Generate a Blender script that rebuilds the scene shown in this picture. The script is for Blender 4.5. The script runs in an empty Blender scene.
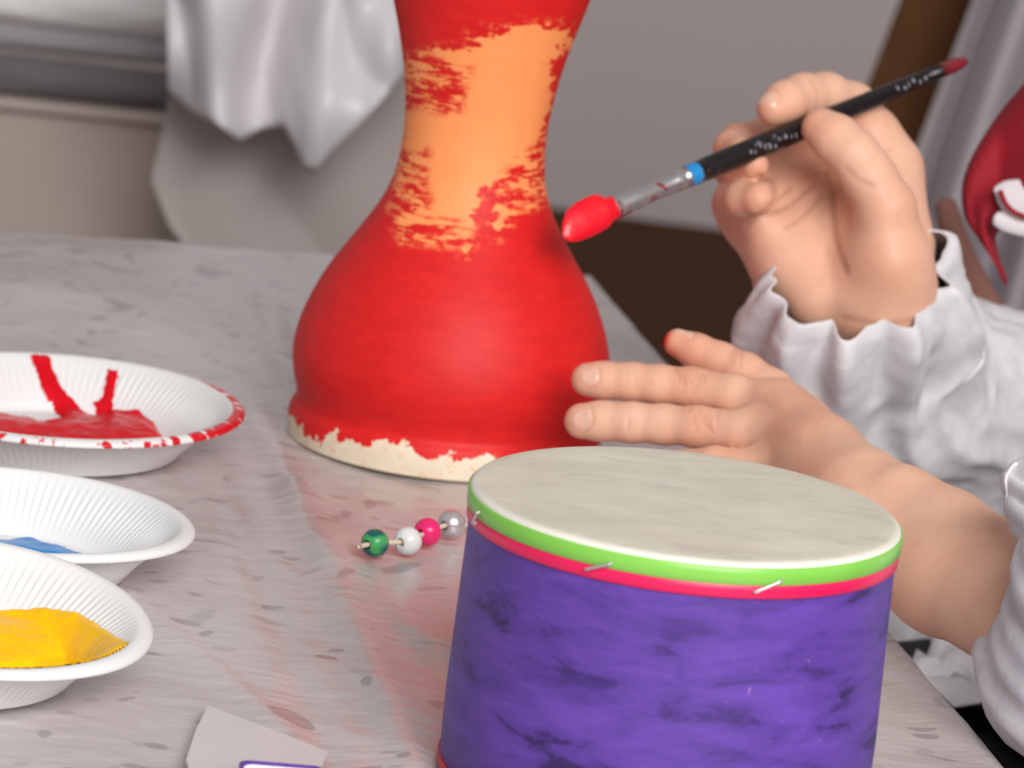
import bpy, math, random
import numpy as np
from mathutils import Vector, Matrix, noise as mn
random.seed(7)
C = bpy.context.scene.collection
PI = math.pi

# ------------------------------------------------------------------ camera
FPX = 3233.0                      # focal length in pixels of a 1024 px wide frame
HC = 0.309                        # camera height over the table top (table top is z = 0)
PITCH = math.radians(12.6); ROLL = math.radians(6.2)
FLOOR = -0.62
_f = np.array([0, math.cos(PITCH), -math.sin(PITCH)])
_r0 = np.array([1.0, 0, 0]); _u0 = np.array([0, math.sin(PITCH), math.cos(PITCH)])
_r = math.cos(ROLL)*_r0 + math.sin(ROLL)*_u0
_u = -math.sin(ROLL)*_r0 + math.cos(ROLL)*_u0
_c = np.array([0, 0, HC])

def P(px, py, d):                 # world point seen at a photo pixel, d metres deep
    return _c + d*(_f + (px-512)/FPX*_r - (py-384)/FPX*_u)
def G(px, py, z=0.0):             # world point seen at a photo pixel on the level z
    v = _f + (px-512)/FPX*_r - (py-384)/FPX*_u
    return _c + v*((z-HC)/v[2])
def proj(p):                      # where a world point lies in the photo (arrays n x 3)
    q = np.asarray(p) - _c
    d = q @ _f
    return 512 + FPX*(q @ _r)/d, 384 - FPX*(q @ _u)/d, d
def S(d): return d/FPX            # metres per pixel at depth d
def V(a): return Vector([float(x) for x in a])

# ------------------------------------------------------------------ object helpers
def tag(o, label=None, cat=None, group=None, kind=None):
    if label: o['label'] = label
    if cat: o['category'] = cat
    if group: o['group'] = group
    if kind: o['kind'] = kind
    return o
def empty(name, loc, rz=0.0):
    o = bpy.data.objects.new(name, None); C.objects.link(o)
    o.location = [float(x) for x in loc]; o.rotation_euler = (0, 0, rz); o.empty_display_size = .02
    return o
def mesh(name, verts, faces, mat, parent=None, loc=None, smooth=True, attrs=None, rz=0.0):
    me = bpy.data.meshes.new(name)
    v = np.asarray(verts, dtype=np.float64).reshape(-1, 3)
    if isinstance(faces, np.ndarray) and faces.ndim == 2:
        n, k = faces.shape
        me.vertices.add(len(v)); me.vertices.foreach_set('co', v.ravel().astype(np.float32))
        me.loops.add(n*k); me.loops.foreach_set('vertex_index', faces.ravel().astype(np.int32))
        me.polygons.add(n); me.polygons.foreach_set('loop_start', np.arange(0, n*k, k, dtype=np.int32))
        me.update(calc_edges=True); me.validate()
    else:
        me.from_pydata([tuple(map(float, p)) for p in v], [], [tuple(map(int, f)) for f in faces])
        me.update()
    if smooth: me.polygons.foreach_set('use_smooth', [True]*len(me.polygons))
    for k, a in (attrs or {}).items():
        at = me.attributes.new(k, 'FLOAT', 'POINT'); at.data.foreach_set('value', np.asarray(a, dtype=np.float32))
    me.materials.append(mat)
    o = bpy.data.objects.new(name, me); C.objects.link(o)
    if parent: o.parent = parent
    if loc is not None: o.location = [float(x) for x in loc]
    o.rotation_euler = (0, 0, rz)
    return o
def grid_faces(n, m, wrap_n=False, wrap_m=False):
    i = np.arange(n if wrap_n else n-1); j = np.arange(m if wrap_m else m-1)
    I, J = np.meshgrid(i, j, indexing='ij'); I2 = (I+1) % n; J2 = (J+1) % m
    return np.stack([I*m+J, I2*m+J, I2*m+J2, I*m+J2], -1).reshape(-1, 4)
def lathe(prof, n=96):            # closed or open profile of (r, z), turned about z
    a = np.arange(n)*2*PI/n
    pr = np.array(prof, float)
    v = np.zeros((n, len(pr), 3))
    v[..., 0] = np.cos(a)[:, None]*pr[None, :, 0]; v[..., 1] = np.sin(a)[:, None]*pr[None, :, 0]; v[..., 2] = pr[None, :, 1]
    return v.reshape(-1, 3), grid_faces(n, len(pr), wrap_n=True)
def catmull(pts, n):
    pts = np.array(pts, float); k = len(pts)
    t = np.linspace(0, k-1, n); out = np.zeros((n, pts.shape[1]))
    for q, tt in enumerate(t):
        i = min(int(tt), k-2); u = tt-i
        p0, p1, p2, p3 = pts[max(i-1, 0)], pts[i], pts[i+1], pts[min(i+2, k-1)]
        out[q] = .5*((2*p1)+(p2-p0)*u+(2*p0-5*p1+4*p2-p3)*u*u+(3*p1-p0-3*p2+p3)*u**3)
    return out
def frames(path, up=(0, 0, 1)):
    path = np.asarray(path, float); T = np.gradient(path, axis=0); T /= np.linalg.norm(T, axis=1)[:, None]
    A = np.zeros_like(T); B = np.zeros_like(T); ref = np.array(up, float)
    for i, t in enumerate(T):
        a = ref - t*(ref @ t); a /= np.linalg.norm(a); ref = a
        A[i] = a; B[i] = np.cross(t, a)
    return T, A, B
def tube(path, rad, n=16, up=(0, 0, 1), cap=True):
    path = np.asarray(path, float); m = len(path); T, A, B = frames(path, up)
    rad = np.broadcast_to(np.asarray(rad, float), (m,)) if np.ndim(rad) < 2 else np.asarray(rad, float)
    ra = rad if rad.ndim == 1 else rad[:, 0]; rb = rad if rad.ndim == 1 else rad[:, 1]
    th = np.arange(n)*2*PI/n
    v = path[:, None, :] + A[:, None, :]*(np.cos(th)[None, :, None]*ra[:, None, None]) + B[:, None, :]*(np.sin(th)[None, :, None]*rb[:, None, None])
    f = [tuple(q) for q in grid_faces(m, n, wrap_m=True)[:, ::-1]]
    if cap: f += [tuple(range(n)), tuple(range((m-1)*n, m*n))[::-1]]
    return v.reshape(-1, 3), f
def join(parts):
    vs, fs, o = [], [], 0
    for v, f in parts:
        vs.append(np.asarray(v, float).reshape(-1, 3)); fs += [tuple(int(i)+o for i in q) for q in f]; o += len(vs[-1])
    return np.concatenate(vs), fs
def box(x0, x1, y0, y1, z0, z1, b=0.0):
    o = [(x0, y0), (x1, y0), (x1, y1), (x0, y1)]
    if b <= 0:
        v = [(x, y, z0) for x, y in o] + [(x, y, z1) for x, y in o]
        return v, [(0, 3, 2, 1), (4, 5, 6, 7), (0, 1, 5, 4), (1, 2, 6, 5), (2, 3, 7, 6), (3, 0, 4, 7)]
    def ring(z, k):
        return [(x0+k+b, y0+k, z), (x1-k-b, y0+k, z), (x1-k, y0+k+b, z), (x1-k, y1-k-b, z), (x1-k-b, y1-k, z), (x0+k+b, y1-k, z), (x0+k, y1-k-b, z), (x0+k, y0+k+b, z)]
    rs = [ring(z0, b), ring(z0+b, 0), ring(z1-b, 0), ring(z1, b)]
    v = [p for r in rs for p in r]; f = [tuple(range(8))[::-1], tuple(range(24, 32))]
    for i in range(3):
        for j in range(8): f.append((i*8+j, i*8+(j+1) % 8, (i+1)*8+(j+1) % 8, (i+1)*8+j))
    return v, f
def nz(p, s=1.0, off=0.0): return mn.noise(Vector((p[0]*s+off, p[1]*s+off*1.7, p[2]*s-off)))
def pip_sd(px, py, poly):         # signed distance to a polygon in pixels, positive inside
    poly = np.array(poly, float); n = len(poly)
    d = np.full(px.shape, 1e9); ins = np.zeros(px.shape, bool)
    for i in range(n):
        a, b = poly[i], poly[(i+1) % n]; e = b-a
        t = np.clip(((px-a[0])*e[0]+(py-a[1])*e[1])/max(e @ e, 1e-9), 0, 1)
        d = np.minimum(d, np.hypot(px-a[0]-t*e[0], py-a[1]-t*e[1]))
        c = ((a[1] > py) != (b[1] > py)) & (px < (b[0]-a[0])*(py-a[1])/((b[1]-a[1]) if b[1] != a[1] else 1e-9)+a[0])
        ins ^= c
    return np.where(ins, d, -d)

# ------------------------------------------------------------------ materials
def srgb(r, g, b):
    f = lambda c: c/12.92 if c <= .04045 else ((c+.055)/1.055)**2.4
    return (f(r/255), f(g/255), f(b/255), 1.0)
class NT:
    def __init__(s, name):
        s.m = bpy.data.materials.new(name); s.m.use_nodes = True
        s.t = s.m.node_tree; s.n = s.t.nodes; s.l = s.t.links; s.b = s.n['Principled BSDF']
    def new(s, kind, **kw):
        o = s.n.new(kind)
        for k, v in kw.items():
            if hasattr(o, k): setattr(o, k, v)
        return o
    def link(s, a, b): s.l.new(a, b)
    def coords(s, scale=(1, 1, 1), rot=(0, 0, 0)):
        t = s.new('ShaderNodeTexCoord'); m = s.new('ShaderNodeMapping')
        m.inputs['Scale'].default_value = scale; m.inputs['Rotation'].default_value = rot
        s.link(t.outputs['Object'], m.inputs['Vector']); return m.outputs['Vector']
    def noise(s, vec, scale=5, detail=4, rough=.5, dist=0.0):
        o = s.new('ShaderNodeTexNoise'); s.link(vec, o.inputs['Vector'])
        o.inputs['Scale'].default_value = scale; o.inputs['Detail'].default_value = detail
        o.inputs['Roughness'].default_value = rough; o.inputs['Distortion'].default_value = dist
        return o.outputs['Fac']
    def voro(s, vec, scale, rnd=1.0):
        o = s.new('ShaderNodeTexVoronoi'); s.link(vec, o.inputs['Vector']); o.inputs['Scale'].default_value = scale
        o.inputs['Randomness'].default_value = rnd; return o
    def ramp(s, fac, a, b, lo=0.0, hi=1.0):
        o = s.new('ShaderNodeMapRange'); s.link(fac, o.inputs['Value'])
        o.inputs['From Min'].default_value = a; o.inputs['From Max'].default_value = b
        o.inputs['To Min'].default_value = lo; o.inputs['To Max'].default_value = hi
        return o.outputs['Result']
    def math(s, op, a, b=None):
        o = s.new('ShaderNodeMath', operation=op)
        for i, x in enumerate((a, b)):
            if x is None: continue
            if isinstance(x, (int, float)): o.inputs[i].default_value = x
            else: s.link(x, o.inputs[i])
        return o.outputs[0]
    def mix(s, fac, a, b):
        o = s.new('ShaderNodeMix', data_type='RGBA')
        for sock, x in ((o.inputs[0], fac), (o.inputs[6], a), (o.inputs[7], b)):
            if isinstance(x, (tuple, list)): sock.default_value = x
            elif isinstance(x, (int, float)): sock.default_value = x
            else: s.link(x, sock)
        return o.outputs[2]
    def attr(s, name):
        o = s.new('ShaderNodeAttribute'); o.attribute_name = name; return o.outputs['Fac']
    def set(s, k, v):
        if isinstance(v, (int, float, tuple)): s.b.inputs[k].default_value = v
        else: s.link(v, s.b.inputs[k])
    def bump(s, h, strength=.3, dist=.001):
        o = s.new('ShaderNodeBump'); o.inputs['Strength'].default_value = strength; o.inputs['Distance'].default_value = dist
        s.link(h, o.inputs['Height']); s.link(o.outputs['Normal'], s.b.inputs['Normal']); return o
def plain(name, col, rough=.5, metal=0.0, spec=.5, var=.12, vs=40, bump=0.0, bs=200):
    t = NT(name); v = t.coords(); n = t.noise(v, vs, 3)
    dark = tuple(c*(1-var) for c in col[:3])+(1,); lite = tuple(min(1, c*(1+var)) for c in col[:3])+(1,)
    t.set('Base Color', t.mix(n, dark, lite)); t.set('Roughness', rough); t.set('Metallic', metal); t.set('Specular IOR Level', spec)
    if bump: t.bump(t.noise(v, bs, 3), bump, .001)
    return t.m

# ------------------------------------------------------------------ light and view
sc = bpy.context.scene
cam_d = bpy.data.cameras.new('camera'); cam = bpy.data.objects.new('camera', cam_d); C.objects.link(cam)
M = Matrix(((_r[0], _u[0], -_f[0], _c[0]), (_r[1], _u[1], -_f[1], _c[1]), (_r[2], _u[2], -_f[2], _c[2]), (0, 0, 0, 1)))
cam.matrix_world = M
cam_d.sensor_fit = 'HORIZONTAL'; cam_d.sensor_width = 36; cam_d.lens = 36*FPX/1024
cam_d.clip_start = .01; cam_d.clip_end = 60
cam_d.dof.use_dof = True; cam_d.dof.focus_distance = 1.0; cam_d.dof.aperture_fstop = cam_d.lens/1000/.0058
sc.camera = cam
sc.view_settings.view_transform = 'Standard'; sc.view_settings.look = 'None'
sc.view_settings.exposure = 0.0; sc.view_settings.gamma = 1.0; sc.view_settings.use_curve_mapping = False
w = bpy.data.worlds.new('room_light'); sc.world = w; w.use_nodes = True
bg = w.node_tree.nodes['Background']; bg.inputs['Color'].default_value = (1.0, .97, .96, 1); bg.inputs['Strength'].default_value = .35
def area(name, loc, target, size, power, col=(1, 1, 1)):
    d = bpy.data.lights.new(name, 'AREA'); d.shape = 'RECTANGLE'; d.size, d.size_y = size; d.energy = power; d.color = col
    o = bpy.data.objects.new(name, d); C.objects.link(o); o.location = loc
    o.rotation_euler = (Vector(target)-Vector(loc)).to_track_quat('-Z', 'Y').to_euler(); return o
area('window_daylight', (.72, -1.15, 1.36), (.08, 1.2, .05), (1.6, 1.2), 79, (1, .975, .95))

# ------------------------------------------------------------------ setting: floor and back wall
fl = NT('dark_wood_floor'); v = fl.coords((1, 8, 1)); n = fl.noise(v, 3, 5)
fl.set('Base Color', fl.mix(n, srgb(74, 46, 26), srgb(98, 62, 38))); fl.set('Roughness', .8); fl.set('Specular IOR Level', .12)
def quad(name, pts, mat, kind):
    return tag(mesh(name, pts, [(0, 1, 2, 3)], mat, smooth=False), kind=kind)
WB = G(640, 219, FLOOR)           # where the back wall meets the floor
wd = np.array([1.0, -.12]); wd /= np.linalg.norm(wd)
def wallp(s, z): return (WB[0]+wd[0]*s, WB[1]+wd[1]*s, z)
v0, f0 = box(-5, 5, -2, 8, FLOOR-.05, FLOOR)
tag(mesh('floor', v0, f0, fl.m, smooth=False), kind='structure')
wm = NT('grey_plaster'); v = wm.coords(); n = wm.noise(v, 1.2, 3)
wm.set('Base Color', wm.mix(n, srgb(226, 214, 214), srgb(234, 222, 222))); wm.set('Roughness', .85)
a, b = wallp(-5, 0), wallp(5, 0)
wv = []
for z in (FLOOR, 2.2):
    wv += [(a[0], a[1], z), (b[0], b[1], z), (b[0]+.02, b[1]+.1, z), (a[0]+.02, a[1]+.1, z)]
tag(mesh('wall_back', wv, [(0, 3, 2, 1), (4, 5, 6, 7), (0, 1, 5, 4), (1, 2, 6, 5), (2, 3, 7, 6), (3, 0, 4, 7)], wm.m, smooth=False), kind='structure')

# ------------------------------------------------------------------ table and cloth
cor = G(590, 277); e1 = G(1000, 768); edge = (e1-cor)[:2]; edge /= np.linalg.norm(edge)     # along the right edge, towards the camera
perp = np.array([edge[1], -edge[0]]); perp = perp if perp[0] < 0 else -perp                 # along the far edge, to the left
TL, TW = 1.45, 1.05
def tp(s, t): return cor[:2] + edge*s + perp*t
tab = empty('table', (tp(TL/2, TW/2)[0], tp(TL/2, TW/2)[1], FLOOR))
tag(tab, 'table under a pale plastic cloth, carrying the drums and plates', 'table')
tl = np.array(tab.location)
wood = plain('table_wood', srgb(150, 120, 92), .5)
def prism(corners, z0, z1):
    v = [(c[0]-tl[0], c[1]-tl[1], z-tl[2]) for z in (z0, z1) for c in corners]
    return v, [(0, 3, 2, 1), (4, 5, 6, 7), (0, 1, 5, 4), (1, 2, 6, 5), (2, 3, 7, 6), (3, 0, 4, 7)]
g = .004
v, f = prism([tp(g, g), tp(TL-g, g), tp(TL-g, TW-g), tp(g, TW-g)], -.028, -.004); mesh('tabletop', v, f, wood, tab, smooth=False)
for s_ in (.05, TL-.05):
    for t_ in (.05, TW-.05):
        v, f = prism([tp(s_-.02, t_-.02), tp(s_+.02, t_-.02), tp(s_+.02, t_+.02), tp(s_-.02, t_+.02)], FLOOR, -.028); mesh('leg', v, f, wood, tab, smooth=False)

# cloth: a wrinkled sheet over the top, hanging a little over the far and the right edge
folds = [((255, 420), (300, 500), 16, 2.2), ((300, 500), (415, 768), 20, 2.4), ((215, 470), (330, 760), 14, -1.2), ((20, 290), (270, 330), 22, 2.0),
         ((0, 250), (200, 262), 9, 2.2), ((200, 262), (300, 420), 22, -1.4), ((330, 560), (440, 650), 14, 1.6), ((120, 590), (300, 745), 8, 1.2),
         ((230, 330), (300, 380), 12, 1.5), ((900, 690), (985, 768), 12, 1.0), ((265, 300), (300, 430), 14, 1.8)]
ss = np.concatenate([np.linspace(-.14, -.004, 16), np.linspace(0, .95, 330), np.linspace(.96, TL, 30)])
tt = np.concatenate([np.linspace(-.14, -.004, 16), np.linspace(0, .62, 230), np.linspace(.63, TW, 20)])
SS, TT = np.meshgrid(ss, tt, indexing='ij')
XY = cor[:2][None, None] + edge*SS[..., None].clip(0) + perp*TT[..., None].clip(0)
Z = np.zeros(SS.shape)
flat = np.stack([XY[..., 0], XY[..., 1], Z], -1).reshape(-1, 3)
hh = np.array([mn.noise(Vector((p[0]*9, p[1]*5, 0)))*.0011 + mn.noise(Vector((p[0]*26+p[1]*12, p[1]*16-p[0]*9, 3)))*.0007 + (1-abs(mn.noise(Vector((p[0]*38+p[1]*30, p[1]*17, 8)))))**3*.0006 for p in flat])
fx, fy, fd = proj(flat)
for (a, b, wd_, amp) in folds:
    a = np.array(a, float); b = np.array(b, float); e = b-a
    t = ((fx-a[0])*e[0]+(fy-a[1])*e[1])/(e @ e); tc = t.clip(0, 1)
    d = np.hypot(fx-a[0]-tc*e[0], fy-a[1]-tc*e[1])
    hh += amp*.001*np.exp(-(d/wd_)**2)
hh = hh.reshape(SS.shape)
drop = np.maximum((-SS).clip(0), (-TT).clip(0))
wav = np.sin(TT*42)*.5+np.sin(SS*36+1)*.5
out = .010*np.minimum(drop/.03, 1)*(1+.35*wav)
XY = XY - edge*np.where(SS < 0, out, 0)[..., None] - perp*np.where(TT < 0, out, 0)[..., None]
Z = np.where(drop > 0, -drop+.0, hh.clip(-.0012, .004))+.0008
cm = NT('printed_plastic'); v = cm.coords()
nw = cm.new('ShaderNodeTexNoise'); cm.link(v, nw.inputs['Vector']); nw.inputs['Scale'].default_value = 22; nw.inputs['Detail'].default_value = 1
vm = cm.new('ShaderNodeVectorMath', operation='MULTIPLY_ADD'); cm.link(nw.outputs['Color'], vm.inputs[0]); vm.inputs[1].default_value = (.05, .05, 0); cm.link(v, vm.inputs[2])
leaf = None
for (rz, sx, sy, scl, th) in ((.35, 1.5, 1, 48, .23), (1.3, 1, 2.2, 40, .22), (2.3, 1, 2.4, 36, .2)):
    mp = cm.new('ShaderNodeMapping'); cm.link(vm.outputs[0], mp.inputs['Vector']); mp.inputs['Rotation'].default_value = (0, 0, rz); mp.inputs['Scale'].default_value = (sx, sy, 0)
    vo = cm.voro(mp.outputs['Vector'], scl); l_ = cm.ramp(vo.outputs['Distance'], th+.03, th-.03)
    sep = cm.new('ShaderNodeSeparateColor'); cm.link(vo.outputs['Color'], sep.inputs[0])
    l_ = cm.math('MULTIPLY', l_, cm.ramp(sep.outputs[0], .35, .75)); leaf = l_ if leaf is None else cm.math('MAXIMUM', leaf, l_)
big = cm.noise(v, 7, 3)
base = cm.mix(cm.ramp(big, .35, .65), srgb(184, 174, 174), srgb(206, 198, 198))
st = cm.noise(cm.coords((1, 4, 1), (0, 0, .5)), 40, 5, .6)
base = cm.mix(cm.ramp(st, .48, .68, 0, .4), base, srgb(214, 208, 208))
cm.set('Base Color', cm.mix(cm.math('MULTIPLY', leaf, .42), base, srgb(96, 86, 90)))
cm.set('Roughness', cm.ramp(big, .3, .7, .2, .34)); cm.set('Specular IOR Level', .8)
cm.bump(cm.math('ADD', cm.noise(cm.coords((1, 2.4, 1), (0, 0, .6)), 55, 4), cm.noise(v, 25, 3)), .5, .0016)
cl = mesh('tablecloth', np.stack([XY[..., 0], XY[..., 1], Z], -1).reshape(-1, 3), grid_faces(len(ss), len(tt)), cm.m)
tag(cl, 'wrinkled pale plastic tablecloth printed with faint grey leaves', 'tablecloth')
# the turned-over corner of the film at the near left
flap = [(208, 706), (245, 720), (285, 735), (328, 752), (318, 775), (300, 800), (200, 800), (186, 760), (196, 730)]
fp = [G(*q, .0045) for q in flap]
top = [(p[0], p[1], .0047) for p in fp]; bot = [(p[0], p[1], .0034) for p in fp]; k = len(fp)
fm = plain('film_white', srgb(214, 206, 206), .3, var=.05)
mesh('folded_corner', top+bot, [tuple(range(k))]+[(i, k+i, k+(i+1) % k, (i+1) % k) for i in range(k)], fm, cl, smooth=False)

# ------------------------------------------------------------------ goblet drum, standing on its skin
vb = G(442.5, 447); vd = proj(vb[None])[2][0]; sv = S(vd)
prof = [(150, 0), (155.5, 1), (156.5, 6), (157, 16), (156, 24), (154, 29), (150.5, 36), (151.5, 46), (155, 58), (157.5, 72), (158, 84), (156.5, 97), (153, 112), (146.5, 130), (138, 149),
        (126.5, 169), (113, 189), (99.5, 209), (87.5, 228), (79, 246), (73.5, 264), (71, 284), (70, 304), (71, 326), (74, 348), (78.5, 372), (84.5, 396), (91.5, 420), (99, 446), (107, 474), (114, 500), (119, 520), (121, 532), (119, 537), (115, 533), (108, 505), (98, 470), (86, 425)]
pr = catmull(prof, 300); pr[:, 0] *= sv; pr[:, 1] *= sv/.972
vv, vf = lathe(pr, 400)
wp = vv + np.array([vb[0], vb[1], .002])
qx, qy, qd = proj(wp)
front = (wp-np.array([vb[0], vb[1], 0]))[:, 1] < 0
bare = [(403, 96), (412, 105), (450, 110), (466, 108), (462, 100), (430, 92), (415, 84), (412, 72), (418, 56), (432, 52), (470, 48), (478, 44), (468, 38), (478, 34), (520, 28), (545, 28), (568, 30), (575, 40), (560, 50), (549, 66), (548, 80), (553, 92), (547, 112), (543, 136), (537, 150), (540, 175), (536, 190), (524, 192), (514, 205), (503, 228), (497, 234), (493, 226), (503, 200), (510, 185), (500, 178), (484, 186), (474, 200), (470, 225), (466, 252), (461, 236), (452, 238), (430, 238), (405, 236), (400, 226), (412, 214), (422, 204), (426, 190), (424, 172), (414, 168), (398, 176), (398, 150), (400, 120)]
sd = np.where(front, pip_sd(qx, qy, bare), -40).clip(-25, 25)
dry = np.full(qx.shape, -30.0)
for poly in ([(400, 52), (430, 56), (474, 66), (468, 114), (400, 112)], [(394, 150), (428, 150), (432, 240), (396, 240)], [(400, 212), (478, 225), (468, 256), (400, 242)], [(500, 178), (552, 130), (550, 200), (505, 232)]):
    dry = np.maximum(dry, pip_sd(qx, qy, poly))
dry = np.where(front, dry, -30).clip(-20, 12)
ang = np.arctan2(vv[:, 1], vv[:, 0])
zpx = vv[:, 2]/sv
rimline = 21 + 5*np.sin(ang*3+.6) + 3.5*np.sin(ang*7+2) + 3*np.sin(ang*13+.5)
rim = (rimline - zpx).clip(-30, 30)
dm = NT('red_paint_on_clay'); v = dm.coords(); vs = dm.coords((1, 1, 3.5), (.25, .1, 0))
strokes = dm.noise(vs, 70, 6, .65); fine = dm.noise(v, 330, 4, .7); blot = dm.noise(v, 60, 4, .6)
jit = dm.math('ADD', dm.ramp(strokes, .3, .7, -9, 9), dm.ramp(fine, .3, .7, -4, 4))
mk = dm.ramp(dm.math('ADD', dm.attr('bare'), jit), -.8, .8)
thin = dm.math('MULTIPLY', dm.ramp(dm.attr('bare'), -14, -2), dm.ramp(fine, .50, .60, 0, .75))
mk = dm.math('MAXIMUM', mk, dm.math('MULTIPLY', thin, dm.ramp(strokes, .42, .55)))
vs2 = dm.coords((1, 1, 6), (.2, .12, 0)); str2 = dm.noise(vs2, 62, 7, .68, .3)
dfac = dm.ramp(dm.math('ADD', dm.attr('dry'), dm.ramp(blot, .3, .7, -8, 8)), -4, 6)
dmk = dm.ramp(dm.math('ADD', str2, dm.math('MULTIPLY', dm.math('SUBTRACT', fine, .5), .25)), .47, .53)
mk = dm.math('ADD', dm.math('MULTIPLY', mk, dm.math('SUBTRACT', 1.0, dfac)), dm.math('MULTIPLY', dmk, dfac))
redc = dm.mix(dm.ramp(strokes, .35, .7), srgb(208, 24, 26), srgb(222, 34, 32)); redc = dm.mix(dm.ramp(blot, .62, .75, 0, .35), redc, srgb(236, 54, 44))
clay = dm.mix(blot, srgb(250, 146, 84), srgb(255, 164, 102))
col = dm.mix(mk, redc, clay)
rj = dm.math('ADD', dm.ramp(dm.noise(v, 95, 5, .6), .3, .7, -13, 13), dm.ramp(fine, .3, .7, -3, 3))
rk = dm.ramp(dm.math('ADD', dm.attr('skinrim'), rj), -.7, .7)
skinc = dm.mix(blot, srgb(222, 205, 178), srgb(238, 228, 206)); skinc = dm.mix(dm.ramp(fine, .55, .65, 0, .5), skinc, srgb(232, 170, 120))
col = dm.mix(rk, col, skinc)
dm.set('Base Color', col); dm.set('Roughness', .52); dm.set('Specular IOR Level', .3)
dm.bump(dm.math('ADD', strokes, dm.math('MULTIPLY', mk, -.7)), .25, .0006)
drum = empty('goblet_drum', (vb[0], vb[1], .002))
tag(drum, 'tall waisted goblet drum painted red, bare orange clay showing on its neck', 'drum')
kf = int(len(pr)*29/38)
cut = vv.reshape(400, -1, 3); nP = cut.shape[1]
i_rim = int(np.argmin(np.abs(np.arange(nP)-nP*5.5/38)))
bodyv = cut[:, i_rim:].reshape(-1, 3); rimv = cut[:, :i_rim+1].reshape(-1, 3)
A_ = lambda a: a.reshape(400, nP)
mesh('drum_body', bodyv, grid_faces(400, nP-i_rim, wrap_n=True), dm.m, drum, attrs={'dry': A_(dry)[:, i_rim:].ravel(), 'bare': A_(sd)[:, i_rim:].ravel(), 'skinrim': A_(rim)[:, i_rim:].ravel()})
rf = [tuple(q) for q in grid_faces(400, i_rim+1, wrap_n=True)]+[tuple(j*(i_rim+1) for j in range(400))[::-1]]
sk_ = mesh('drum_skin', rimv, rf, dm.m, drum, attrs={'dry': A_(dry)[:, :i_rim+1].ravel(), 'bare': A_(sd)[:, :i_rim+1].ravel(), 'skinrim': A_(rim)[:, :i_rim+1].ravel()})
sk_['label'] = 'cream skin rim smeared with red paint'

# ------------------------------------------------------------------ purple drum in front
dd = .905; sp = S(dd); ctr = P(686, 500, dd); dh = ctr[2]-.0022
R = 217.5*sp
pd = empty('hand_drum', (ctr[0], ctr[1], .0022)); tag(pd, 'round purple drum with a white skin and green and pink bands', 'drum')
pm = NT('purple_paint'); v = pm.coords(); vs = pm.coords((1, 1, 3.2), (.12, .2, 0))
st = pm.noise(vs, 38, 6, .62, .4); st2 = pm.noise(vs, 16, 3, .5); fine = pm.noise(v, 320, 3, .6)
colr = pm.mix(pm.ramp(st, .35, .65), srgb(78, 52, 136), srgb(104, 70, 170))
colr = pm.mix(pm.math('MULTIPLY', pm.ramp(st, .44, .36, 0, .9), pm.ramp(st2, .66, .44)), colr, srgb(54, 36, 92))
spk = pm.math('MULTIPLY', pm.ramp(fine, .69, .74), pm.ramp(pm.noise(v, 45, 2), .5, .62, 0, .8))
colr = pm.mix(spk, colr, srgb(186, 140, 160))
pm.set('Base Color', colr); pm.set('Roughness', .48); pm.set('Specular IOR Level', .35); pm.bump(st, .25, .0006)
rb = R*.985
v, f = lathe([(0, 0), (rb*.95, 0), (rb+.0012, .0006), (rb+.0014, dh*.25), (rb+.0006, dh*.6), (rb, dh*.88), (rb, dh-.004), (0, dh-.004)], 160)
mesh('shell', v, f, pm.m, pd)
pinkm = plain('hot_pink_tape', srgb(232, 26, 92), .35, var=.12, vs=30); redband = plain('red_tape', srgb(196, 22, 50), .4)
grn = NT('green_tape'); v = grn.coords(); grn.set('Base Color', grn.mix(grn.noise(v, 25, 2), srgb(112, 190, 62), srgb(148, 214, 96))); grn.set('Roughness', .3)
def band(name, r0, z0, z1, mat, t=.0006):
    v, f = lathe([(r0-.002, z0), (r0+t-.0003, z0), (r0+t, z0+.0003), (r0+t, z1-.0003), (r0+t-.0003, z1), (r0-.002, z1)], 200); return mesh(name, v, f, mat, pd)
mmpx = sp/math.cos(math.radians(14.4))
zt = dh-.0012
band('pink_band', R-.0012, zt-(18+12.5)*mmpx, zt-17*mmpx, pinkm, .0011)
gband = band('green_band', R-.0006, zt-17.5*mmpx, zt-1*mmpx, grn.m, .0008)
band('red_band', rb+.0010, .0006, .0034, redband, .0009)['label'] = 'red band around the foot'
skm = NT('drum_skin_white'); v = skm.coords((1, 2.2, 1), (0, 0, .3)); n1 = skm.noise(v, 28, 5, .6); n2 = skm.noise(v, 60, 4, .65, .6)
c1 = skm.mix(skm.ramp(n1, .35, .65), srgb(206, 200, 184), srgb(222, 217, 202)); c1 = skm.mix(skm.ramp(n2, .52, .70, 0, .5), c1, srgb(186, 176, 170)); c1 = skm.mix(skm.ramp(skm.noise(v, 13, 2), .58, .75, 0, .35), c1, srgb(214, 176, 160))
edge_ = skm.attr('edge'); c1 = skm.mix(edge_, c1, srgb(240, 236, 226))
skm.set('Base Color', c1); skm.set('Roughness', .55); skm.bump(n2, .12, .0006)
sprof = [(0, dh), (R*.5, dh), (R*.9, dh), (R-.0028, dh-.00005), (R-.0013, dh-.0004), (R-.0004, dh-.0012), (R-.0004, dh-.0022), (R-.002, dh-.0022)]
v, f = lathe(sprof, 200); rr = np.hypot(v[:, 0], v[:, 1])
mesh('drum_skin', v, f, skm.m, pd, attrs={'edge': ((rr-(R-.0019))/.0010).clip(0, 1)})
silver = plain('staple_wire', srgb(205, 200, 205), .3, .6, var=.05)
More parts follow.
